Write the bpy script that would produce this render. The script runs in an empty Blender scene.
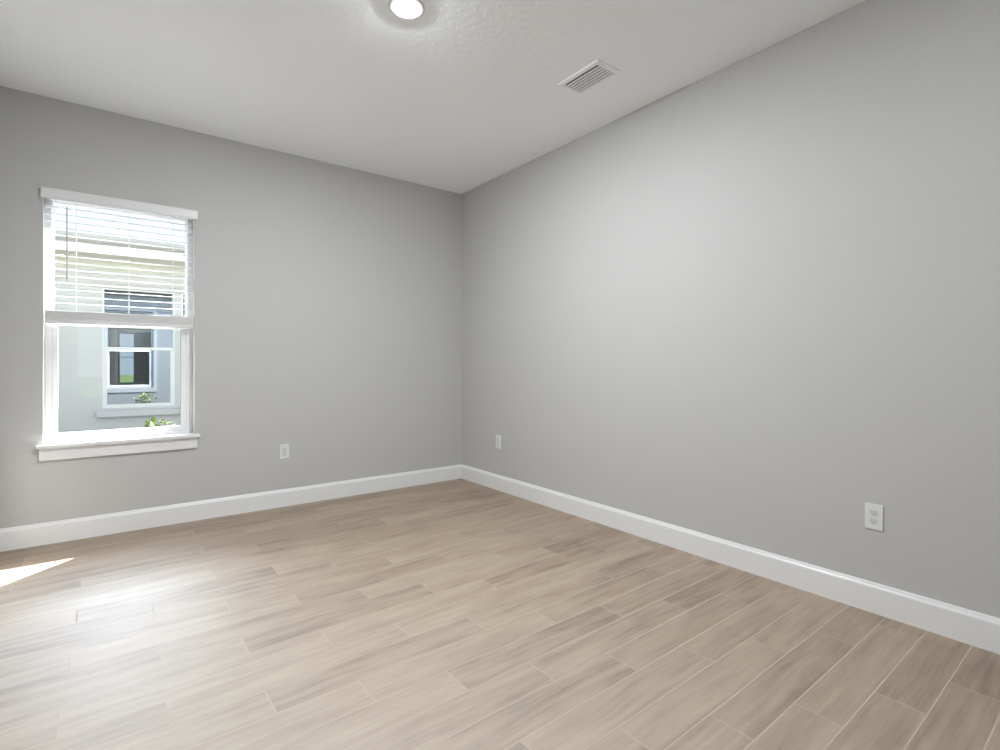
import bpy, bmesh, math, random
from mathutils import Vector, Matrix

random.seed(7)
S = bpy.context.scene
COL = S.collection

# ------------------------------------------------------------------ camera
cd = bpy.data.cameras.new('camera')
cam = bpy.data.objects.new('camera', cd)
COL.objects.link(cam)
cd.sensor_fit = 'HORIZONTAL'
cd.sensor_width = 36.0
cd.lens = 516.3 / 1000.0 * 36.0
cd.clip_start = 0.02
cd.shift_y = -(375.0 - 363.3) / 1000.0
cam.location = (-2.8115, -4.3531, 1.147)
YAW = 0.6477
cam.rotation_euler = (Matrix.Rotation(-YAW, 4, 'Z') @ Matrix.Rotation(math.pi / 2, 4, 'X')
                      @ Matrix.Rotation(math.radians(0.0), 4, 'Z')).to_euler()
S.camera = cam

# ------------------------------------------------------------------ colour management
S.view_settings.view_transform = 'Standard'
S.view_settings.look = 'None'
S.view_settings.gamma = 1.0
S.view_settings.use_curve_mapping = False
S.view_settings.exposure = 0.0

# ------------------------------------------------------------------ sky and sun
SUN_AZ, SUN_EL = math.radians(46.2), math.radians(49.4)       # azimuth from +Y towards +X
SUN_DIR = Vector((math.sin(SUN_AZ) * math.cos(SUN_EL), math.cos(SUN_AZ) * math.cos(SUN_EL), math.sin(SUN_EL)))
SKY = 0.75
GLOW = 62.0
SUN = 42.0
BACK = 1.4
LAMP = 3950.0
FILL_LAMP = 930.0  # added fill lamp, evens out the wall brightness

w = bpy.data.worlds.new('sky'); S.world = w; w.use_nodes = True
nt = w.node_tree; nt.nodes.clear()
def N(t, typ, **kw):
    n = t.nodes.new(typ)
    for k, v in kw.items(): setattr(n, k, v)
    return n
tc = N(nt, 'ShaderNodeTexCoord')
glow_dir = Vector((math.sin(math.radians(14)) * math.cos(math.radians(25)), math.cos(math.radians(14)) * math.cos(math.radians(25)), math.sin(math.radians(25))))
dot = N(nt, 'ShaderNodeVectorMath', operation='DOT_PRODUCT'); dot.inputs[1].default_value = glow_dir
nt.links.new(tc.outputs['Generated'], dot.inputs[0])
mr = N(nt, 'ShaderNodeMapRange'); mr.interpolation_type = 'SMOOTHERSTEP'
mr.inputs['From Min'].default_value = 0.6; mr.inputs['From Max'].default_value = 1.0
nt.links.new(dot.outputs['Value'], mr.inputs['Value'])
sz = N(nt, 'ShaderNodeSeparateXYZ'); nt.links.new(tc.outputs['Generated'], sz.inputs[0])
low = N(nt, 'ShaderNodeMapRange'); low.interpolation_type = 'SMOOTHSTEP'        # added sky glow, cut off low down so the slats stay readable
low.inputs['From Min'].default_value = 0.25; low.inputs['From Max'].default_value = 0.36
nt.links.new(sz.outputs['Z'], low.inputs['Value'])
gl = N(nt, 'ShaderNodeMath', operation='MULTIPLY'); nt.links.new(mr.outputs['Result'], gl.inputs[0]); nt.links.new(low.outputs['Result'], gl.inputs[1])
high = N(nt, 'ShaderNodeMapRange'); high.interpolation_type = 'SMOOTHSTEP'     # glow weakened higher up to spread the floor sheen
high.inputs['From Min'].default_value = 0.44; high.inputs['From Max'].default_value = 0.66
high.inputs['To Min'].default_value = 1.0; high.inputs['To Max'].default_value = 0.26
nt.links.new(sz.outputs['Z'], high.inputs['Value'])
gl2 = N(nt, 'ShaderNodeMath', operation='MULTIPLY'); nt.links.new(gl.outputs[0], gl2.inputs[0]); nt.links.new(high.outputs['Result'], gl2.inputs[1])
mul = N(nt, 'ShaderNodeMath', operation='MULTIPLY_ADD'); mul.inputs[1].default_value = GLOW; mul.inputs[2].default_value = SKY
half = N(nt, 'ShaderNodeMapRange'); half.inputs['From Min'].default_value = -0.2; half.inputs['From Max'].default_value = 0.6; half.inputs['To Min'].default_value = SKY; half.inputs['To Max'].default_value = SKY + 0.75
nt.links.new(dot.outputs['Value'], half.inputs['Value']); nt.links.new(half.outputs['Result'], mul.inputs[2])
nt.links.new(gl2.outputs[0], mul.inputs[0])
# paler bright haze low in the opposite half of the sky
dot2 = N(nt, 'ShaderNodeVectorMath', operation='DOT_PRODUCT'); dot2.inputs[1].default_value = (0.0, -0.94, 0.34)
nt.links.new(tc.outputs['Generated'], dot2.inputs[0])
mr2 = N(nt, 'ShaderNodeMapRange'); mr2.interpolation_type = 'SMOOTHERSTEP'
mr2.inputs['From Min'].default_value = 0.3; mr2.inputs['From Max'].default_value = 1.0; mr2.inputs['To Max'].default_value = BACK
nt.links.new(dot2.outputs['Value'], mr2.inputs['Value'])
add2 = N(nt, 'ShaderNodeMath', operation='ADD'); nt.links.new(mul.outputs[0], add2.inputs[0]); nt.links.new(mr2.outputs['Result'], add2.inputs[1])
bg = N(nt, 'ShaderNodeBackground'); bg.inputs['Color'].default_value = (0.76, 0.87, 1.0, 1)
nt.links.new(add2.outputs[0], bg.inputs['Strength'])
wo = N(nt, 'ShaderNodeOutputWorld'); nt.links.new(bg.outputs[0], wo.inputs[0])

sl = bpy.data.lights.new('sun', 'SUN'); so = bpy.data.objects.new('sun', sl); COL.objects.link(so)
sl.energy = SUN; sl.angle = math.radians(0.8); sl.color = (1.0, 0.965, 0.90)
so.rotation_euler = SUN_DIR.to_track_quat('Z', 'Y').to_euler(); so.location = SUN_DIR * 20

S.cycles.max_bounces = 14
S.cycles.diffuse_bounces = 8
S.cycles.transparent_max_bounces = 16
S.cycles.sample_clamp_indirect = 8.0

# ------------------------------------------------------------------ materials
def mat(name, col, rough=0.5, spec=0.5, **kw):
    m = bpy.data.materials.new(name); m.use_nodes = True
    b = m.node_tree.nodes['Principled BSDF']
    b.inputs['Base Color'].default_value = (*col, 1); b.inputs['Roughness'].default_value = rough
    b.inputs['Specular IOR Level'].default_value = spec
    for k, v in kw.items(): b.inputs[k].default_value = v
    return m
def bump(m, scale, strength, dist=0.002, detail=4, ramp=None):
    t = m.node_tree; b = t.nodes['Principled BSDF']
    c = N(t, 'ShaderNodeTexCoord'); n = N(t, 'ShaderNodeTexNoise')
    n.inputs['Scale'].default_value = scale; n.inputs['Detail'].default_value = detail
    t.links.new(c.outputs['Object'], n.inputs['Vector'])
    src = n.outputs['Fac']
    if ramp:
        r = N(t, 'ShaderNodeMapRange'); r.interpolation_type = 'SMOOTHSTEP'
        r.inputs['From Min'].default_value, r.inputs['From Max'].default_value = ramp
        t.links.new(src, r.inputs['Value']); src = r.outputs['Result']
    bp = N(t, 'ShaderNodeBump'); bp.inputs['Strength'].default_value = strength; bp.inputs['Distance'].default_value = dist
    t.links.new(src, bp.inputs['Height']); t.links.new(bp.outputs['Normal'], b.inputs['Normal'])
    return m

WALL = bump(mat('wall_paint', (0.475, 0.468, 0.457), 0.62, 0.3), 160, 0.10, 0.001)
CEIL = bump(mat('ceiling_texture_paint', (0.915, 0.93, 0.945), 0.85, 0.2), 26, 0.16, 0.003, 3, (0.45, 0.62))
TRIM = mat('white_trim_paint', (0.71, 0.71, 0.71), 0.32, 0.5)
VINYL = mat('white_vinyl', (0.74, 0.74, 0.745), 0.35, 0.5)
SLAT = mat('white_blind_slat', (0.67, 0.665, 0.66), 0.4, 0.4)
CORD = mat('blind_cord', (0.70, 0.69, 0.67), 0.8, 0.2)
WAND = mat('clear_grey_wand', (0.50, 0.50, 0.50), 0.3, 0.5)
PLATE = mat('white_plastic', (0.66, 0.66, 0.655), 0.35, 0.5)
INSERT = mat('white_plastic_insert', (0.58, 0.58, 0.575), 0.4, 0.5)
SLOT = mat('dark_slot', (0.10, 0.10, 0.10), 0.7, 0.2)
SCREW = mat('screw_white', (0.62, 0.62, 0.61), 0.35, 0.5)
VENT = mat('white_enamel', (0.84, 0.84, 0.85), 0.4, 0.5)
DUCT_SHADE = mat('duct_shade', (0.03, 0.03, 0.03), 0.8, 0.2)
GASKET = mat('grey_gasket', (0.25, 0.26, 0.26), 0.7, 0.2)
STUCCO = bump(mat('white_stucco', (0.57, 0.565, 0.56), 0.85, 0.2), 60, 0.25, 0.004)
STUCCO_BLUE = bump(mat('blue_grey_stucco', (0.125, 0.135, 0.145), 0.85, 0.2), 60, 0.25, 0.004)
SOFFIT = mat('cream_soffit', (0.62, 0.60, 0.54), 0.7, 0.2)
FRIEZE = mat('cream_frieze', (0.66, 0.64, 0.58), 0.7, 0.2)
FASCIA = mat('white_fascia', (0.78, 0.78, 0.77), 0.5, 0.3)
GUTTER = mat('grey_gutter', (0.40, 0.40, 0.39), 0.5, 0.3)
ROOF = bump(mat('grey_shingles', (0.30, 0.29, 0.28), 0.9, 0.2), 18, 0.6, 0.01)
SURROUND = mat('pale_blue_grey_trim', (0.19, 0.205, 0.22), 0.7, 0.2)
LAWN = mat('lawn', (0.10, 0.20, 0.03), 0.9, 0.1)
LEAF = mat('yellow_green_leaf', (0.15, 0.22, 0.035), 0.5, 0.3)
BOUNCE_GRAVEL = bump(mat('bounce_gravel', (0.30, 0.29, 0.28), 0.9, 0.1), 40, 0.8, 0.01)  # added ground cover, keeps green bounce off the neighbouring wall
STEM = mat('brown_stem', (0.16, 0.11, 0.06), 0.8, 0.2)
def lawn_detail(m):
    t = m.node_tree; b = t.nodes['Principled BSDF']
    c = N(t, 'ShaderNodeTexCoord'); n = N(t, 'ShaderNodeTexNoise'); n.inputs['Scale'].default_value = 2.5; n.inputs['Detail'].default_value = 6
    r = N(t, 'ShaderNodeValToRGB'); r.color_ramp.elements[0].color = (0.045, 0.075, 0.022, 1); r.color_ramp.elements[1].color = (0.10, 0.135, 0.045, 1)
    r.color_ramp.elements[0].position = 0.3; r.color_ramp.elements[1].position = 0.75
    t.links.new(c.outputs['Object'], n.inputs['Vector']); t.links.new(n.outputs['Fac'], r.inputs['Fac']); t.links.new(r.outputs['Color'], b.inputs['Base Color'])
lawn_detail(LAWN)

def glass(name, refl=None, tint=(1, 1, 1)):
    m = bpy.data.materials.new(name); m.use_nodes = True; t = m.node_tree; t.nodes.clear()
    o = N(t, 'ShaderNodeOutputMaterial'); mx = N(t, 'ShaderNodeMixShader')
    g = N(t, 'ShaderNodeBsdfGlossy'); g.inputs['Roughness'].default_value = 0.0; g.inputs['Color'].default_value = (*tint, 1)
    if refl is None:
        a = N(t, 'ShaderNodeBsdfTransparent'); a.inputs['Color'].default_value = (0.97, 0.98, 0.98, 1)
        lw = N(t, 'ShaderNodeLayerWeight'); lw.inputs['Blend'].default_value = 0.5
        pw = N(t, 'ShaderNodeMath', operation='POWER'); pw.inputs[1].default_value = 5.0; t.links.new(lw.outputs['Facing'], pw.inputs[0])
        f = N(t, 'ShaderNodeMath', operation='MULTIPLY_ADD'); f.inputs[1].default_value = 0.96; f.inputs[2].default_value = 0.02
        t.links.new(pw.outputs[0], f.inputs[0]); t.links.new(f.outputs[0], mx.inputs[0])
    else:
        a = N(t, 'ShaderNodeBsdfDiffuse'); a.inputs['Color'].default_value = (0.06, 0.066, 0.068, 1); mx.inputs[0].default_value = refl
    t.links.new(a.outputs[0], mx.inputs[1]); t.links.new(g.outputs[0], mx.inputs[2]); t.links.new(mx.outputs[0], o.inputs[0])
    return m
GLASS = glass('clear_window_glass')
MIRROR_GLASS = glass('reflective_window_glass', 0.32, (0.90, 0.96, 1.0))

def emit(name, col, s):
    m = bpy.data.materials.new(name); m.use_nodes = True; t = m.node_tree; t.nodes.clear()
    o = N(t, 'ShaderNodeOutputMaterial'); e = N(t, 'ShaderNodeEmission')
    e.inputs['Color'].default_value = (*col, 1); e.inputs['Strength'].default_value = s
    t.links.new(e.outputs[0], o.inputs[0]); return m
LENS = emit('lamp_lens', (0.90, 0.95, 0.985), LAMP)
FILL_LENS = emit('fill_lamp_lens', (0.90, 0.95, 0.985), FILL_LAMP)

def floor_material():
    m = bpy.data.materials.new('wood_look_plank_tile'); m.use_nodes = True
    t = m.node_tree; b = t.nodes['Principled BSDF']; L = t.links.new
    tcn = N(t, 'ShaderNodeTexCoord'); sx = N(t, 'ShaderNodeSeparateXYZ'); L(tcn.outputs['Object'], sx.inputs[0])
    def M(op, a, bb=None, c=None):
        n = N(t, 'ShaderNodeMath', operation=op)
        for i, v in enumerate((a, bb, c)):
            if v is None: continue
            if isinstance(v, (int, float)): n.inputs[i].default_value = v
            else: L(v, n.inputs[i])
        return n.outputs[0]
    W, TH, Y0, LEN, ST, X0 = 0.1465, 0.0175, 0.044, 0.852, -0.280, 0.490
    X, Y = sx.outputs[0], sx.outputs[1]
    yr = M('ADD', M('MULTIPLY_ADD', X, -TH, Y), -Y0)
    xr = M('MULTIPLY_ADD', Y, TH, X)
    g = M('ADD', M('DIVIDE', yr, W), 0.5)
    n = M('FLOOR', g); fy = M('FRACT', g)
    xs = M('DIVIDE', M('ADD', M('MULTIPLY_ADD', n, -ST, xr), -X0), LEN)
    pm = M('FLOOR', xs); fx = M('FRACT', xs)
    dy = M('MULTIPLY', M('MINIMUM', fy, M('SUBTRACT', 1.0, fy)), W)
    dx = M('MULTIPLY', M('MINIMUM', fx, M('SUBTRACT', 1.0, fx)), LEN)
    d = M('MINIMUM', dx, dy)
    gr = N(t, 'ShaderNodeMapRange'); gr.inputs['From Min'].default_value = 0.0017; gr.inputs['From Max'].default_value = 0.0029
    gr.inputs['To Min'].default_value = 1; gr.inputs['To Max'].default_value = 0; L(d, gr.inputs['Value'])
    grout = gr.outputs['Result']
    idv = N(t, 'ShaderNodeCombineXYZ'); L(pm, idv.inputs[0]); L(n, idv.inputs[1])
    wn = N(t, 'ShaderNodeTexWhiteNoise', noise_dimensions='3D'); L(idv.outputs[0], wn.inputs['Vector'])
    rs = N(t, 'ShaderNodeSeparateColor'); L(wn.outputs['Color'], rs.inputs[0])
    r1, r2, r3 = rs.outputs
    # grain coordinates, shifted per plank
    gx = M('ADD', M('MULTIPLY', xr, 1.0), M('MULTIPLY', r1, 37.0))
    gy = M('ADD', yr, M('MULTIPLY', r2, 53.0))
    # slow wander so the grain bows like cut wood
    wv = N(t, 'ShaderNodeCombineXYZ'); L(M('MULTIPLY', gx, 2.2), wv.inputs[0]); L(M('MULTIPLY', gy, 5.0), wv.inputs[1]); L(r3, wv.inputs[2])
    wnz = N(t, 'ShaderNodeTexNoise'); wnz.inputs['Scale'].default_value = 1.0; wnz.inputs['Detail'].default_value = 2; L(wv.outputs[0], wnz.inputs['Vector'])
    gy2 = M('MULTIPLY_ADD', M('SUBTRACT', wnz.outputs['Fac'], 0.5), 0.06, gy)
    def noise(sxv, syv, detail, rough=0.55):
        c = N(t, 'ShaderNodeCombineXYZ'); L(M('MULTIPLY', gx, sxv), c.inputs[0]); L(M('MULTIPLY', gy2, syv), c.inputs[1]); L(M('MULTIPLY', r3, 9.0), c.inputs[2])
        q = N(t, 'ShaderNodeTexNoise'); q.inputs['Scale'].default_value = 1.0; q.inputs['Detail'].default_value = detail; q.inputs['Roughness'].default_value = rough
        L(c.outputs[0], q.inputs['Vector']); return q.outputs['Fac']
    fine = noise(4.0, 150.0, 4)
    streak = noise(1.5, 40.0, 5, 0.6)
    cloud = noise(3.2, 13.0, 3)
    v = M('MULTIPLY_ADD', M('SUBTRACT', streak, 0.5), 1.15, 0.5)
    v = M('MULTIPLY_ADD', M('SUBTRACT', cloud, 0.5), 1.0, v)
    v = M('MULTIPLY_ADD', M('SUBTRACT', fine, 0.5), 0.45, v)
    v = M('MULTIPLY_ADD', M('SUBTRACT', r1, 0.5), 0.34, v)
    cr = N(t, 'ShaderNodeValToRGB'); e = cr.color_ramp.elements
    e[0].position = 0.12; e[0].color = FLOOR_DARK
    e[1].position = 0.86; e[1].color = FLOOR_LIGHT
    k = e.new(0.42); k.color = FLOOR_MID
    L(v, cr.inputs['Fac'])
    mx = N(t, 'ShaderNodeMix', data_type='RGBA'); L(grout, mx.inputs['Factor']); L(cr.outputs['Color'], mx.inputs['A'])
    mx.inputs['B'].default_value = FLOOR_GROUT
    L(mx.outputs['Result'], b.inputs['Base Color'])
    rr = M('MULTIPLY_ADD', streak, 0.10, FLOOR_ROUGH)
    rr = M('MULTIPLY_ADD', grout, 0.45, rr); L(rr, b.inputs['Roughness'])
    b.inputs['Specular IOR Level'].default_value = 0.5
    L(M('MULTIPLY_ADD', grout, -0.42, 0.50), b.inputs['Specular IOR Level'])
    b.inputs['IOR'].default_value = 2.6
    hgt = M('MULTIPLY_ADD', fine, 0.12, M('MULTIPLY', grout, -1.0))
    bp = N(t, 'ShaderNodeBump'); bp.inputs['Strength'].default_value = 0.35; bp.inputs['Distance'].default_value = 0.0015
    L(hgt, bp.inputs['Height']); L(bp.outputs['Normal'], b.inputs['Normal'])
    return m
FLOOR_DARK = (0.142, 0.086, 0.048, 1)
FLOOR_MID = (0.245, 0.167, 0.099, 1)
FLOOR_LIGHT = (0.325, 0.242, 0.162, 1)
FLOOR_GROUT = (0.44, 0.37, 0.305, 1)
FLOOR_ROUGH = 0.58
FLOOR = floor_material()

# ------------------------------------------------------------------ mesh helpers
def box(bm, x0, x1, y0, y1, z0, z1, mi=0, bev=0.0, seg=2):
    vs = [bm.verts.new(p) for p in ((x0, y0, z0), (x1, y0, z0), (x1, y1, z0), (x0, y1, z0), (x0, y0, z1), (x1, y0, z1), (x1, y1, z1), (x0, y1, z1))]
    fs = [bm.faces.new([vs[i] for i in q]) for q in ((3, 2, 1, 0), (4, 5, 6, 7), (0, 1, 5, 4), (1, 2, 6, 5), (2, 3, 7, 6), (3, 0, 4, 7))]
    for f in fs: f.material_index = mi
    if bev:
        es = list({e for f in fs for e in f.edges})
        r = bmesh.ops.bevel(bm, geom=es, offset=bev, segments=seg, profile=0.5, affect='EDGES')
        for f in r['faces']: f.material_index = mi
def prism(bm, prof, axis, a, b, mi=0):
    """extrude a closed (u,v) outline between a and b along axis 'x' or 'y' (u is the other horizontal axis, v is z)"""
    P = (lambda u, v, t: (t, u, v)) if axis == 'x' else (lambda u, v, t: (u, t, v))
    A = [bm.verts.new(P(u, v, a)) for u, v in prof]; B = [bm.verts.new(P(u, v, b)) for u, v in prof]
    n = len(prof)
    fs = [bm.faces.new((A[i], A[(i + 1) % n], B[(i + 1) % n], B[i])) for i in range(n)]
    fs += [bm.faces.new(list(reversed(A))), bm.faces.new(B)]
    for f in fs: f.material_index = mi
def cyl(bm, c, r, depth, axis='z', seg=24, r2=None, mi=0):
    rot = {'z': Matrix(), 'x': Matrix.Rotation(math.pi / 2, 4, 'Y'), 'y': Matrix.Rotation(-math.pi / 2, 4, 'X')}[axis]
    r_ = bmesh.ops.create_cone(bm, cap_ends=True, segments=seg, radius1=r, radius2=r if r2 is None else r2, depth=depth, matrix=Matrix.Translation(c) @ rot)
    for v in r_['verts']:
        for f in v.link_faces: f.material_index = mi
def lathe(bm, prof, c, seg=48):
    rings = []
    for r, z in prof:
        rings.append([bm.verts.new((c[0] + r * math.cos(2 * math.pi * i / seg), c[1] + r * math.sin(2 * math.pi * i / seg), c[2] + z)) for i in range(seg)])
    for a, b in zip(rings, rings[1:]):
        for i in range(seg): bm.faces.new((a[i], a[(i + 1) % seg], b[(i + 1) % seg], b[i]))
    return rings
def link(name, bm, mats, parent=None, smooth=False):
    bmesh.ops.recalc_face_normals(bm, faces=bm.faces[:])
    me = bpy.data.meshes.new(name); bm.to_mesh(me); bm.free()
    for m in (mats if isinstance(mats, (list, tuple)) else [mats]): me.materials.append(m)
    if smooth:
        for p in me.polygons: p.use_smooth = True
        me.set_sharp_from_angle(angle=math.radians(40))
    o = bpy.data.objects.new(name, me); COL.objects.link(o)
    if parent:
        o.parent = parent
        o.matrix_parent_inverse = Matrix.Translation(-parent.location) if parent.parent is None and parent.type == 'EMPTY' else Matrix()
    return o
def structure(name, bm, mats, label, smooth=False):
    o = link(name, bm, mats, None, smooth); o['kind'] = 'structure'; o['label'] = label
    o['category'] = ''.join(c for c in name.split('_')[0]); return o
def empty(name, loc, label, cat, group=None, kind=None):
    o = bpy.data.objects.new(name, None); COL.objects.link(o); o.location = loc; o.empty_display_size = 0.1
    o['label'] = label; o['category'] = cat
    if group: o['group'] = group
    if kind: o['kind'] = kind
    return o
def wall_with_hole(bm, x0, x1, z0, z1, hx0, hx1, hz0, hz1, y_in, y_out):
    """wall in the XZ plane between y_in (material 0) and y_out (material 1) with one opening (material 2 lines it)"""
    xs, zs = [x0, hx0, hx1, x1], [z0, hz0, hz1, z1]
    for y, mi in ((y_in, 0), (y_out, 1)):
        V = [[bm.verts.new((x, y, z)) for z in zs] for x in xs]
        for i in range(3):
            for j in range(3):
                if (i, j) == (1, 1) or zs[j + 1] - zs[j] < 1e-6: continue
                f = bm.faces.new((V[i][j], V[i + 1][j], V[i + 1][j + 1], V[i][j + 1])); f.material_index = mi
    for a, b in (((hx0, hz0), (hx1, hz0)), ((hx1, hz0), (hx1, hz1)), ((hx1, hz1), (hx0, hz1)), ((hx0, hz1), (hx0, hz0))):
        if a[1] == b[1] == z0: continue
        f = bm.faces.new([bm.verts.new(p) for p in ((a[0], y_in, a[1]), (b[0], y_in, b[1]), (b[0], y_out, b[1]), (a[0], y_out, a[1]))]); f.material_index = 2
    for a, b in (((x0, z0), (x1, z0)), ((x1, z0), (x1, z1)), ((x1, z1), (x0, z1)), ((x0, z1), (x0, z0))):
        f = bm.faces.new([bm.verts.new(p) for p in ((a[0], y_in, a[1]), (b[0], y_in, b[1]), (b[0], y_out, b[1]), (a[0], y_out, a[1]))]); f.material_index = 1
    bmesh.ops.remove_doubles(bm, verts=bm.verts[:], dist=1e-5)

# ------------------------------------------------------------------ room shell
H = 2.84
XL, YF = -3.37, -4.90                 # left wall face, front (door) wall face
OX0, OX1, OZ0, OZ1 = -3.146, -2.315, 0.630, 2.250
EXT = 0.20                            # outer face of the window wall
HX0, HX1, HY = -4.6, -2.0, -8.6       # hall behind the doorway
DX0, DX1, DZ = -3.18, -2.27, 2.06    # doorway

bm = bmesh.new(); box(bm, XL - 0.14, 0.14, YF - 0.12, EXT, -0.15, 0.0); box(bm, HX0 - 0.12, HX1 + 0.12, HY - 0.14, YF - 0.12, -0.15, 0.0)
structure('floor', bm, FLOOR, 'pale tan wood-look plank tile floor')
bm = bmesh.new(); box(bm, XL - 0.14, 0.14, YF - 0.12, EXT, H, H + 0.14); box(bm, HX0 - 0.12, HX1 + 0.12, HY - 0.14, YF - 0.12, H, H + 0.14)
structure('ceiling', bm, CEIL, 'white textured ceiling')
bm = bmesh.new(); wall_with_hole(bm, XL - 0.14, 0.14, 0, H, OX0, OX1, OZ0, OZ1, 0.0, EXT)
structure('wall_back', bm, [WALL, STUCCO_BLUE, TRIM], 'greige painted wall holding the window')
bm = bmesh.new(); box(bm, 0.0, 0.14, YF - 0.12, 0.0, 0, H)
structure('wall_right', bm, WALL, 'long greige painted wall on the right')
bm = bmesh.new(); box(bm, XL - 0.14, XL, YF, 0.0, 0, H)
structure('wall_left', bm, WALL, 'greige painted wall on the left, just out of frame')
bm = bmesh.new()
for x0, x1, z0, z1 in ((HX0, DX0, 0, H), (DX0, DX1, DZ, H), (DX1, 0.0, 0, H)):
    box(bm, x0, x1, YF - 0.12, YF, z0, z1)
structure('wall_front', bm, WALL, 'greige painted wall with the doorway behind the camera')
bm = bmesh.new(); box(bm, HX0 - 0.12, HX0, HY, YF, 0, H); structure('wall_hall_left', bm, WALL, 'left wall of the hall beyond the doorway')
bm = bmesh.new(); box(bm, HX1, HX1 + 0.12, HY, YF - 0.12, 0, H); structure('wall_hall_right', bm, WALL, 'right wall of the hall beyond the doorway')
bm = bmesh.new(); wall_with_hole(bm, HX0, HX1 + 0.12, 0, H, -3.33, -2.90, 0.46, 2.2, HY, HY - 0.14)
structure('wall_hall_end', bm, [WALL, STUCCO_BLUE, TRIM], 'end wall of the hall with a window onto the lawn')

# baseboards: square-edged board with an eased cap
BH, BT = 0.137, 0.016
def base_profile(s):
    return [(0, 0), (s * BT, 0), (s * BT, BH - 0.022), (s * (BT - 0.0025), BH - 0.016), (s * (BT - 0.006), BH - 0.012), (s * 0.0075, BH - 0.004), (s * 0.005, BH), (0, BH)]
bm = bmesh.new(); prism(bm, base_profile(-1), 'x', XL, 0.0); structure('baseboard_back', bm, TRIM, 'white baseboard under the window wall')
bm = bmesh.new(); prism(bm, base_profile(-1), 'y', YF, 0.0); structure('baseboard_right', bm, TRIM, 'white baseboard along the right wall')
bm = bmesh.new(); prism(bm, [(XL + u, v) for u, v in base_profile(1)], 'y', YF, 0.0); structure('baseboard_left', bm, TRIM, 'white baseboard along the left wall')
bm = bmesh.new(); prism(bm, [(YF + u, v) for u, v in base_profile(1)], 'x', DX1 + 0.07, 0.0); structure('baseboard_front', bm, TRIM, 'white baseboard beside the doorway')
# door casing
bm = bmesh.new()
for x0, x1 in ((DX0 - 0.07, DX0), (DX1, DX1 + 0.07)): box(bm, x0, x1, YF, YF + 0.018, 0, DZ, bev=0.003)
box(bm, DX0 - 0.07, DX1 + 0.07, YF, YF + 0.018, DZ, DZ + 0.07, bev=0.003)
structure('trim_1', bm, TRIM, 'white casing around the doorway behind the camera')

# ------------------------------------------------------------------ window 1 (single hung vinyl window)
win = empty('window_1', (-2.73, 0.0, OZ0), 'white single-hung window with sill and apron', 'window', kind='structure')
def part(name, bm, m, parent, smooth=False): return link(name, bm, m, parent, smooth)
FY0, FY1 = 0.085, 0.165
bm = bmesh.new()
fw_ = 0.036
for x0, x1 in ((OX0, OX0 + fw_), (OX1 - fw_ - 0.004, OX1)):
    box(bm, x0, x1, FY0, FY1, OZ0, OZ1, bev=0.003)
box(bm, OX0 + fw_, OX1 - fw_ - 0.004, FY0, FY1, OZ1 - 0.028, OZ1, bev=0.003)
box(bm, OX0 + fw_, OX1 - fw_ - 0.004, FY0, FY1, OZ0, OZ0 + 0.026, bev=0.003)
part('frame', bm, VINYL, win)
gx0, gx1 = OX0 + fw_, OX1 - fw_ - 0.004
# lower (inner) sash
bm = bmesh.new(); sy0, sy1 = 0.092, 0.122
box(bm, gx0, gx0 + 0.030, sy0, sy1, OZ0 + 0.026, 1.43, bev=0.003)
box(bm, gx1 - 0.038, gx1, sy0, sy1, OZ0 + 0.026, 1.43, bev=0.003)
box(bm, gx0 + 0.030, gx1 - 0.038, sy0, sy1, OZ0 + 0.026, OZ0 + 0.058, bev=0.003)
box(bm, gx0 + 0.030, gx1 - 0.038, sy0, sy1, 1.395, 1.43, bev=0.003)
ls = part('lower_sash', bm, VINYL, win)
bm = bmesh.new(); box(bm, gx0 + 0.030, gx1 - 0.038, 0.106, 0.109, OZ0 + 0.058, 1.395)
part('pane', bm, GLASS, ls)
# upper (outer) sash
bm = bmesh.new()
box(bm, gx0, gx0 + 0.007, 0.128, 0.155, 1.40, OZ1 - 0.028)
box(bm, gx1 - 0.006, gx1, 0.128, 0.155, 1.40, OZ1 - 0.028)
box(bm, gx0 + 0.007, gx1 - 0.006, 0.128, 0.155, OZ1 - 0.046, OZ1 - 0.028)
box(bm, gx0 + 0.007, gx1 - 0.006, 0.128, 0.155, 1.40, 1.435)
us = part('upper_sash', bm, VINYL, win)
bm = bmesh.new(); box(bm, gx0 + 0.007, gx1 - 0.006, 0.140, 0.143, 1.435, OZ1 - 0.046)
part('pane', bm, GLASS, us)
# grey seal strip between sash and frame
bm = bmesh.new()
box(bm, gx1 - 0.0405, gx1 - 0.038, 0.0905, 0.092, OZ0 + 0.058, 1.395)
box(bm, gx0 + 0.030, gx0 + 0.0318, 0.0905, 0.092, OZ0 + 0.058, 0.86)
part('seal_strip', bm, GASKET, win)
# sill board and apron
bm = bmesh.new()
box(bm, OX0, OX1, -0.001, 0.086, OZ0 - 0.022, OZ0 + 0.002)
box(bm, OX0 - 0.032, OX1 + 0.032, -0.040, 0.0, OZ0 - 0.022, OZ0 + 0.002, bev=0.005, seg=3)
part('sill', bm, TRIM, win)
bm = bmesh.new(); box(bm, OX0 - 0.020, OX1 + 0.016, -0.018, 0.0, OZ0 - 0.100, OZ0 - 0.022, bev=0.003)
part('apron', bm, TRIM, win)
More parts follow.
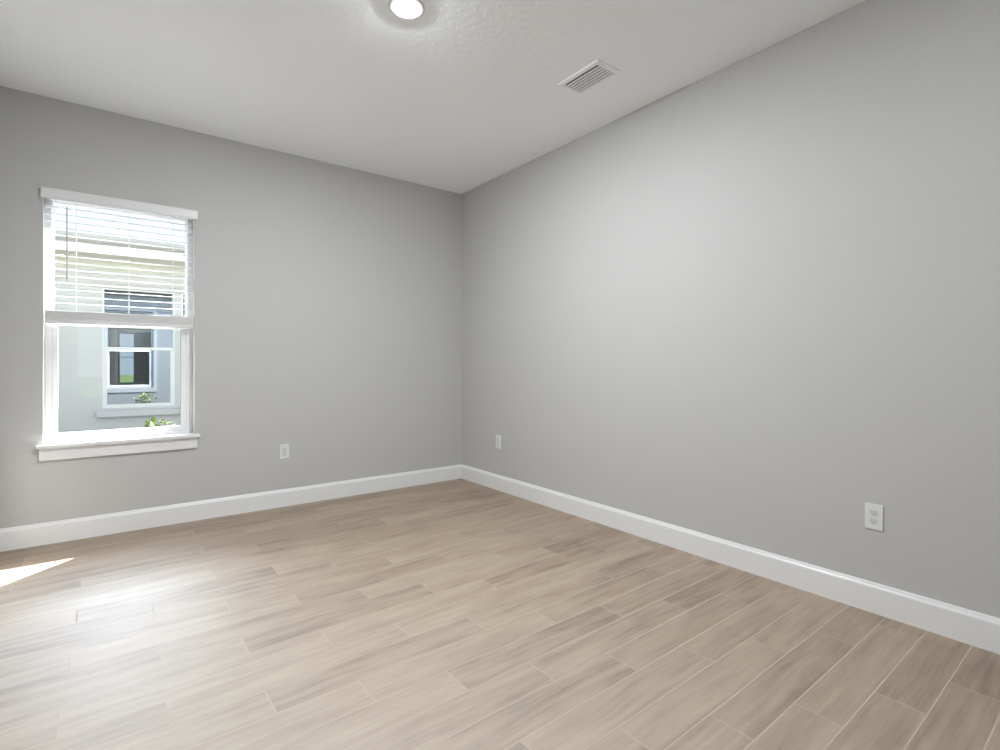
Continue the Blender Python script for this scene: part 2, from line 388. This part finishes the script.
# outer surround
bm = bmesh.new()
for x0, x1, z0, z1 in ((OX0 - 0.06, OX0, OZ0 - 0.09, OZ1 + 0.06), (OX1, OX1 + 0.06, OZ0 - 0.09, OZ1 + 0.06), (OX0, OX1, OZ0 - 0.09, OZ0), (OX0, OX1, OZ1, OZ1 + 0.06)):
    box(bm, x0, x1, EXT, EXT + 0.02, z0, z1)
for x0, x1, z0, z1 in ((OX0, OX0 + 0.045, OZ0, OZ1), (OX1 - 0.045, OX1, OZ0, OZ1), (OX0 + 0.045, OX1 - 0.045, OZ0, OZ0 + 0.03), (OX0 + 0.045, OX1 - 0.045, OZ1 - 0.04, OZ1)):
    box(bm, x0, x1, FY1, FY1 + 0.012, z0, z1)
part('outer_surround', bm, SURROUND, win)

# ------------------------------------------------------------------ window 2 (far end of the hall, seen only as a reflection)
w2 = empty('window_2', (-3.11, HY, 0.46), 'white window at the end of the hall', 'window', kind='structure')
bm = bmesh.new()
for x0, x1, z0, z1 in ((-3.33, -3.31, 0.46, 2.2), (-2.92, -2.90, 0.46, 2.2), (-3.31, -2.92, 0.46, 0.48), (-3.31, -2.92, 2.18, 2.2), (-3.31, -2.92, 1.35, 1.37)):
    box(bm, x0, x1, HY - 0.10, HY - 0.05, z0, z1)
part('frame', bm, VINYL, w2)
bm = bmesh.new(); box(bm, -3.31, -2.92, HY - 0.078, HY - 0.075, 0.48, 2.18); part('pane', bm, GLASS, w2)

# ------------------------------------------------------------------ blind
bl = empty('window_blind', (-2.73, 0.0, 1.40), 'white faux-wood slat blind half lowered over the window', 'blind')
BX0, BX1 = OX0 + 0.006, OX1 - 0.008
bm = bmesh.new()
vx0, vx1 = -3.156, -2.297
vp = [(-0.012, 2.198), (-0.012, 2.206), (-0.015, 2.209), (-0.015, 2.254), (-0.012, 2.2575), (-0.009, 2.262), (0.0, 2.262), (0.0, 2.198)]
prism(bm, [(u - 0.006 if u < 0 else u, v) for u, v in vp], 'x', vx0, vx1)
part('valance', bm, TRIM, bl)
bm = bmesh.new(); box(bm, BX0, BX1, 0.008, 0.062, OZ1 - 0.042, OZ1 - 0.002, bev=0.002)
part('headrail', bm, SLAT, bl)
PITCH = 0.0443
def slat(bm, z, tilt, yc=0.036, half=0.0248, th=0.0028):
    n = 4; top = []; bot = []
    for i in range(n + 1):
        s = -1 + 2 * i / n; y = s * half; crown = 0.0018 * (1 - s * s)
        c, sn = math.cos(tilt), math.sin(tilt)
        top.append((yc + y * c - (crown + th / 2) * sn, z + y * sn + (crown + th / 2) * c))
        bot.append((yc + y * c - (crown - th / 2) * sn, z + y * sn + (crown - th / 2) * c))
    prism(bm, top + bot[::-1], 'x', BX0, BX1)
bm = bmesh.new()
z = OZ1 - 0.042 - 0.052; zs = []
while z > 1.51:
    zs.append(z); slat(bm, z, math.radians(4.0)); z -= PITCH
# gathered slats lying on the bottom rail
ZR = 1.405
for k in range(9): slat(bm, ZR + 0.030 + k * 0.0060, 0.0, th=0.0050)
part('slat_panel', bm, SLAT, bl)
bm = bmesh.new(); box(bm, BX0, BX1 - 0.0, 0.009, 0.063, ZR, ZR + 0.026, bev=0.004, seg=3)
part('bottom_rail', bm, SLAT, bl)
LX = (-2.985, -2.703, -2.447)
for x in LX:
    bm = bmesh.new()
    for y in (0.0095, 0.0625): box(bm, x - 0.0011, x + 0.0011, y - 0.0011, y + 0.0011, ZR + 0.02, OZ1 - 0.04)
    part('ladder_cord', bm, CORD, bl)
bm = bmesh.new(); cyl(bm, (-3.030, -0.004, (1.70 + 2.16) / 2), 0.0042, 0.46, 'z', 6)
cyl(bm, (-3.030, -0.004, 1.70), 0.0055, 0.03, 'z', 8)
part('tilt_wand', bm, WAND, bl)

# ------------------------------------------------------------------ recessed ceiling light
def recessed_light(x, y, lens_mat, label):
    lt = empty('recessed_light', (x, y, H), label, 'ceiling light', 'recessed ceiling lights')
    bm = bmesh.new(); lathe(bm, [(0.0850, 0.0), (0.0850, -0.0030), (0.0835, -0.0048), (0.0800, -0.0055), (0.0580, -0.0050), (0.0500, -0.0040), (0.0440, -0.001)], (x, y, H), 64)
    part('trim_ring', bm, TRIM, lt, True)
    bm = bmesh.new(); rg = lathe(bm, [(0.0445, -0.0025), (0.0430, -0.0058), (0.0390, -0.0076), (0.032, -0.0092), (0.022, -0.0103), (0.011, -0.0109), (0.002, -0.0110)], (x, y, H), 48)
    bm.faces.new(rg[-1])
    part('lens', bm, lens_mat, lt, True)
recessed_light(-1.685, -2.128, LENS, 'round lit recessed light near the middle of the ceiling')
recessed_light(-1.685, -4.300, FILL_LENS, 'round recessed fill light added out of view behind the camera')  # unseen extra lamp, brightens the near end of the right wall

# ------------------------------------------------------------------ ceiling air vent
VX0, VX1, VY0, VY1 = -0.645, -0.452, -2.392, -2.068
vt = empty('air_vent', ((VX0 + VX1) / 2, (VY0 + VY1) / 2, H), 'white rectangular louvred air vent on the ceiling', 'air vent')
bm = bmesh.new(); fl = 0.030
outer = [(VX0, VY0), (VX1, VY0), (VX1, VY1), (VX0, VY1)]
def inset(p, d): return [(p[0][0] + d, p[0][1] + d), (p[1][0] - d, p[1][1] + d), (p[2][0] - d, p[2][1] - d), (p[3][0] + d, p[3][1] - d)]
rings = []
for dd, zz in ((0, H), (0, H - 0.003), (0.004, H - 0.006), (0.022, H - 0.010), (fl, H - 0.010), (fl, H - 0.001)):
    rings.append([bm.verts.new((x, y, zz)) for x, y in inset(outer, dd)])
for a, b in zip(rings, rings[1:]):
    for i in range(4): bm.faces.new((a[i], a[(i + 1) % 4], b[(i + 1) % 4], b[i]))
part('frame', bm, VENT, vt)
bm = bmesh.new(); box(bm, VX0 + fl - 0.001, VX1 - fl + 0.001, VY0 + fl - 0.001, VY1 - fl + 0.001, H - 0.0012, H - 0.0004)  # flat dark sheet stands in for the shade inside the duct
part('duct_shade_sheet', bm, DUCT_SHADE, vt)
bm = bmesh.new(); nb = 5; cw = VX1 - VX0 - 2 * fl
for k in range(nb):
    xc = VX0 + fl + 0.026 + (cw - 0.037) * k / (nb - 1)
    wd = 0.0062
    prism(bm, [(xc - wd, H - 0.0030), (xc - wd + 0.0006, H - 0.0042), (xc + wd, H - 0.0080), (xc + wd - 0.0004, H - 0.0068)], 'y', VY0 + fl, VY1 - fl)
part('louvre_panel', bm, VENT, vt)

# ------------------------------------------------------------------ wall outlets
def plate_bm(w_, h_, d_):
    bm = bmesh.new(); box(bm, -w_ / 2, w_ / 2, -d_, 0, -h_ / 2, h_ / 2)
    es = [e for e in bm.edges if all(v.co.y < -d_ / 2 for v in e.verts)]
    bmesh.ops.bevel(bm, geom=es, offset=0.0022, segments=3, profile=0.5, affect='EDGES'); return bm
def outlet(name, loc, rot, label, style, group='white electrical outlets'):
    t = empty(name, (0, 0, 0), label, 'outlet', group)
    PW, PH = (0.0715, 0.117)
    part('plate', plate_bm(PW, PH, 0.006), PLATE, t)
    if style == 'duplex':
        for s in (1, -1):
            bm = bmesh.new(); zc = 0.0195 * s
            pts = []
            for k in range(32):
                a = 2 * math.pi * k / 32; pts.append((max(-0.0165, min(0.0165, 0.0172 * math.cos(a))), zc + max(-0.0140, min(0.0140, 0.0172 * math.sin(a)))))
            A = [bm.verts.new((x, -0.0055, z)) for x, z in pts]; B = [bm.verts.new((x, -0.0082, z)) for x, z in pts]
            for i in range(32): bm.faces.new((A[i], A[(i + 1) % 32], B[(i + 1) % 32], B[i]))
            bm.faces.new(B)
            r = part('receptacle', bm, INSERT, t)
            for x, hh in ((-0.0064, 0.0088), (0.0064, 0.0072)):
                bm = bmesh.new(); box(bm, x - 0.0008, x + 0.0008, -0.0085, -0.0080, zc + 0.0045 - hh / 2, zc + 0.0045 + hh / 2); part('slot', bm, SLOT, r)
            bm = bmesh.new(); cyl(bm, (0, -0.00825, zc - 0.0068), 0.0027, 0.0006, 'y', 16); part('ground_hole', bm, SLOT, r)
        bm = bmesh.new(); cyl(bm, (0, -0.0064, 0), 0.0034, 0.0012, 'y', 20); part('screw', bm, SCREW, t)
    else:
        bm = bmesh.new(); box(bm, -0.0165, 0.0165, -0.0085, -0.0055, -0.0335, 0.0335, bev=0.001)
        r = part('receptacle', bm, INSERT, t)
        for zc in (0.018, -0.018):
            for x, hh in ((-0.0064, 0.0088), (0.0064, 0.0072)):
                bm = bmesh.new(); box(bm, x - 0.0007, x + 0.0007, -0.0088, -0.0083, zc + 0.003 - hh / 2, zc + 0.003 + hh / 2); part('slot', bm, SLOT, r)
            bm = bmesh.new(); cyl(bm, (0, -0.00855, zc - 0.0075), 0.0025, 0.0006, 'y', 16); part('ground_hole', bm, SLOT, r)
        for zc in (0.048, -0.048):
            bm = bmesh.new(); cyl(bm, (0, -0.0064, zc), 0.0030, 0.0012, 'y', 16); part('screw', bm, SCREW, t)
    t.rotation_euler = (0, 0, rot); t.location = loc
    return t
outlet('wall_outlet', (-1.692, 0.0, 0.438), 0.0, 'white rectangular outlet on the window wall, right of the window', 'decorator')
outlet('wall_outlet', (0.0, -0.616, 0.435), -math.pi / 2, 'small white outlet low on the right wall, nearest the room corner', 'duplex')
outlet('wall_outlet', (0.0, -3.496, 0.440), -math.pi / 2, 'white duplex outlet nearest the camera on the right wall', 'duplex')

# ------------------------------------------------------------------ outside: ground, our roof edge, neighbour's house, shrubs
GZ = -0.22
bm = bmesh.new(); box(bm, -40, 40, -60, 60, GZ - 0.1, GZ); structure('ground', bm, LAWN, 'green lawn outside the windows')
bm = bmesh.new(); box(bm, -30, 30, EXT + 0.02, 4.40, GZ, GZ + 0.03, bev=0.005); structure('side_yard', bm, BOUNCE_GRAVEL, 'unseen grey gravel between the two houses, added for neutral bounce light')
bm = bmesh.new()
box(bm, HX0 - 0.3, 0.5, EXT, EXT + 0.25, 2.66, 2.68); box(bm, HX0 - 0.3, 0.5, EXT + 0.23, EXT + 0.26, 2.66, 2.84)
structure('trim_2', bm, FASCIA, 'white eave above the outside of the window')
bm = bmesh.new(); prism(bm, [(EXT + 0.25, 2.99), (-4.0, 4.7), (HY - 0.5, 3.1), (HY - 0.5, 2.99)], 'x', HX0 - 4, 5.0)  # unseen ridge, raised to screen sky light from the neighbouring wall
structure('roof', bm, ROOF, 'unseen grey shingled roof over the room, added to block sky light')

NY = 4.55
nh = empty('neighbouring_house', (-2.47, NY, GZ), 'white stucco house seen through the window', 'house')
NW = 0.018
def nwin(x0, x1, z0, z1):
    """opening x0..x1: frame, panes and the sill of one neighbour's window"""
    bm = bmesh.new()
    for a, b, c, d in ((x0, x0 + NW, z0, z1), (x1 - NW, x1, z0, z1), (x0 + NW, x1 - NW, z1 - NW, z1), (x0 + NW, x1 - NW, z0, z0 + NW)):
        box(bm, a, b, NY - 0.004, NY + 0.05, c, d)
    zm = z0 + (z1 - z0) * 0.500
    box(bm, x0 + NW, x1 - NW, NY - 0.002, NY + 0.05, zm - 0.020, zm + 0.020)
    # inner sash stiles of the lower half
    for a, b in ((x0 + NW, x0 + NW + 0.032), (x1 - NW - 0.032, x1 - NW)): box(bm, a, b, NY + 0.002, NY + 0.045, z0 + NW, zm - 0.02)
    box(bm, x0 + NW + 0.032, x1 - NW - 0.032, NY + 0.002, NY + 0.045, z0 + NW, z0 + NW + 0.030)
    f = part('window', bm, VINYL, nh)
    for a, b, y, c, d in ((x0 + NW, x1 - NW, NY + 0.024, zm + 0.02, z1 - NW), (x0 + NW + 0.032, x1 - NW - 0.032, NY + 0.018, z0 + NW + 0.03, zm - 0.02)):
        bm = bmesh.new(); box(bm, a, b, y, y + 0.004, c, d)
        link('pane', bm, MIRROR_GLASS, f)
    bm = bmesh.new(); box(bm, x0 - 0.06, x1 + 0.06, NY - 0.07, NY, z0 - 0.12, z0 - 0.035, bev=0.004); part('window_sill', bm, STUCCO, nh)
nz0, nz1 = 0.53, 2.178
nx = ((-2.888, -2.052), (-1.962, -1.126))
NROT = math.radians(-1.7)      # the two houses are not quite parallel
# wall with two openings built from boxes in one mesh
bm = bmesh.new()
xs = [-11.0, nx[0][0], nx[0][1], nx[1][0], nx[1][1], 6.0]
for i in range(0, 5):
    if i % 2 == 0: box(bm, xs[i], xs[i + 1], NY, NY + 0.2, GZ, 2.9)
    else:
        box(bm, xs[i], xs[i + 1], NY, NY + 0.2, GZ, nz0); box(bm, xs[i], xs[i + 1], NY, NY + 0.2, nz1, 2.9)
        box(bm, xs[i], xs[i + 1], NY + 0.12, NY + 0.2, nz0, nz1)
part('wall', bm, STUCCO, nh)
for a, b in nx: nwin(a, b, nz0, nz1)
bm = bmesh.new()   # raised stucco band over both windows
box(bm, nx[0][0] - 0.08, nx[1][1] + 0.08, NY - 0.03, NY, nz1 + 0.005, nz1 + 0.05)
part('window_head_band', bm, STUCCO, nh)
EZ = 2.56
bm = bmesh.new(); box(bm, -11.3, 6.3, NY - 0.55, NY, EZ, EZ + 0.02); part('soffit', bm, SOFFIT, nh)
bm = bmesh.new(); box(bm, -11.0, 6.0, NY - 0.02, NY, EZ - 0.13, EZ); part('frieze_board', bm, FRIEZE, nh)
bm = bmesh.new(); box(bm, -11.3, 6.3, NY - 0.58, NY - 0.55, EZ - 0.01, EZ + 0.10); part('fascia', bm, FASCIA, nh)
bm = bmesh.new(); prism(bm, [(NY - 0.58, EZ + 0.10), (NY - 0.66, EZ + 0.12), (NY - 0.70, EZ + 0.16), (NY - 0.70, EZ + 0.20), (NY - 0.58, EZ + 0.20)], 'x', -11.3, 6.3); part('gutter', bm, GUTTER, nh)
bm = bmesh.new(); prism(bm, [(NY - 0.60, EZ + 0.12), (NY - 0.60, EZ + 0.16), (NY + 5.5, EZ + 0.9), (NY + 11, EZ + 0.16), (NY + 11, EZ + 0.12)], 'x', -11.3, 6.3); part('roof', bm, ROOF, nh)

nh.rotation_euler = (0, 0, NROT)

def shrub(x, y, h, n, label):
    t = empty('shrub', (x, y, GZ), label, 'shrub')
    rnd = random.Random(int(abs(x) * 1000))
    sb, lb = bmesh.new(), bmesh.new()
    for k in range(n):
        a = rnd.uniform(0, 6.28); lean = rnd.uniform(0.03, 0.26); hh = h * rnd.uniform(0.72, 1.0)
        if k == 0: lean, hh = 0.02, h
        tip = Vector((x + math.cos(a) * lean, y + math.sin(a) * lean, GZ + hh)); base = Vector((x + math.cos(a) * 0.02, y + math.sin(a) * 0.02, GZ - 0.02))
        d = tip - base
        q = d.to_track_quat('Z', 'Y').to_matrix().to_4x4()
        bmesh.ops.create_cone(sb, cap_ends=True, segments=5, radius1=0.006, radius2=0.0025, depth=d.length, matrix=Matrix.Translation((base + tip) / 2) @ q)
        for j in range(24):
            f = rnd.uniform(0.35, 1.0) if j > 2 else 1.0
            c = base + d * f; az = rnd.uniform(0, 6.28); el = rnd.uniform(0.1, 1.1); L = rnd.uniform(0.05, 0.085)
            m = Matrix.Translation(c) @ Matrix.Rotation(az, 4, 'Z') @ Matrix.Rotation(-el, 4, 'Y')
            pts = [(0, 0, 0), (L * 0.35, L * 0.26, 0.006), (L * 0.75, L * 0.2, 0.0), (L, 0, -0.006), (L * 0.75, -L * 0.2, 0.0), (L * 0.35, -L * 0.26, 0.006)]
            mid = [lb.verts.new(m @ Vector(p)) for p in ((0, 0, 0), (L * 0.5, 0, -0.004), (L, 0, -0.006))]
            up_ = [lb.verts.new(m @ Vector(p)) for p in (pts[1], pts[2])]; dn = [lb.verts.new(m @ Vector(p)) for p in (pts[5], pts[4])]
            for s_ in (up_, dn):
                lb.faces.new((mid[0], mid[1], s_[1], s_[0])); lb.faces.new((mid[1], mid[2], s_[1]))
    part('foliage', lb, LEAF, t); part('stem', sb, STEM, t)
    return t
shrub(-2.445, 1.90, 0.77, 14, 'yellow-green leafy shrub just above the window sill at right')
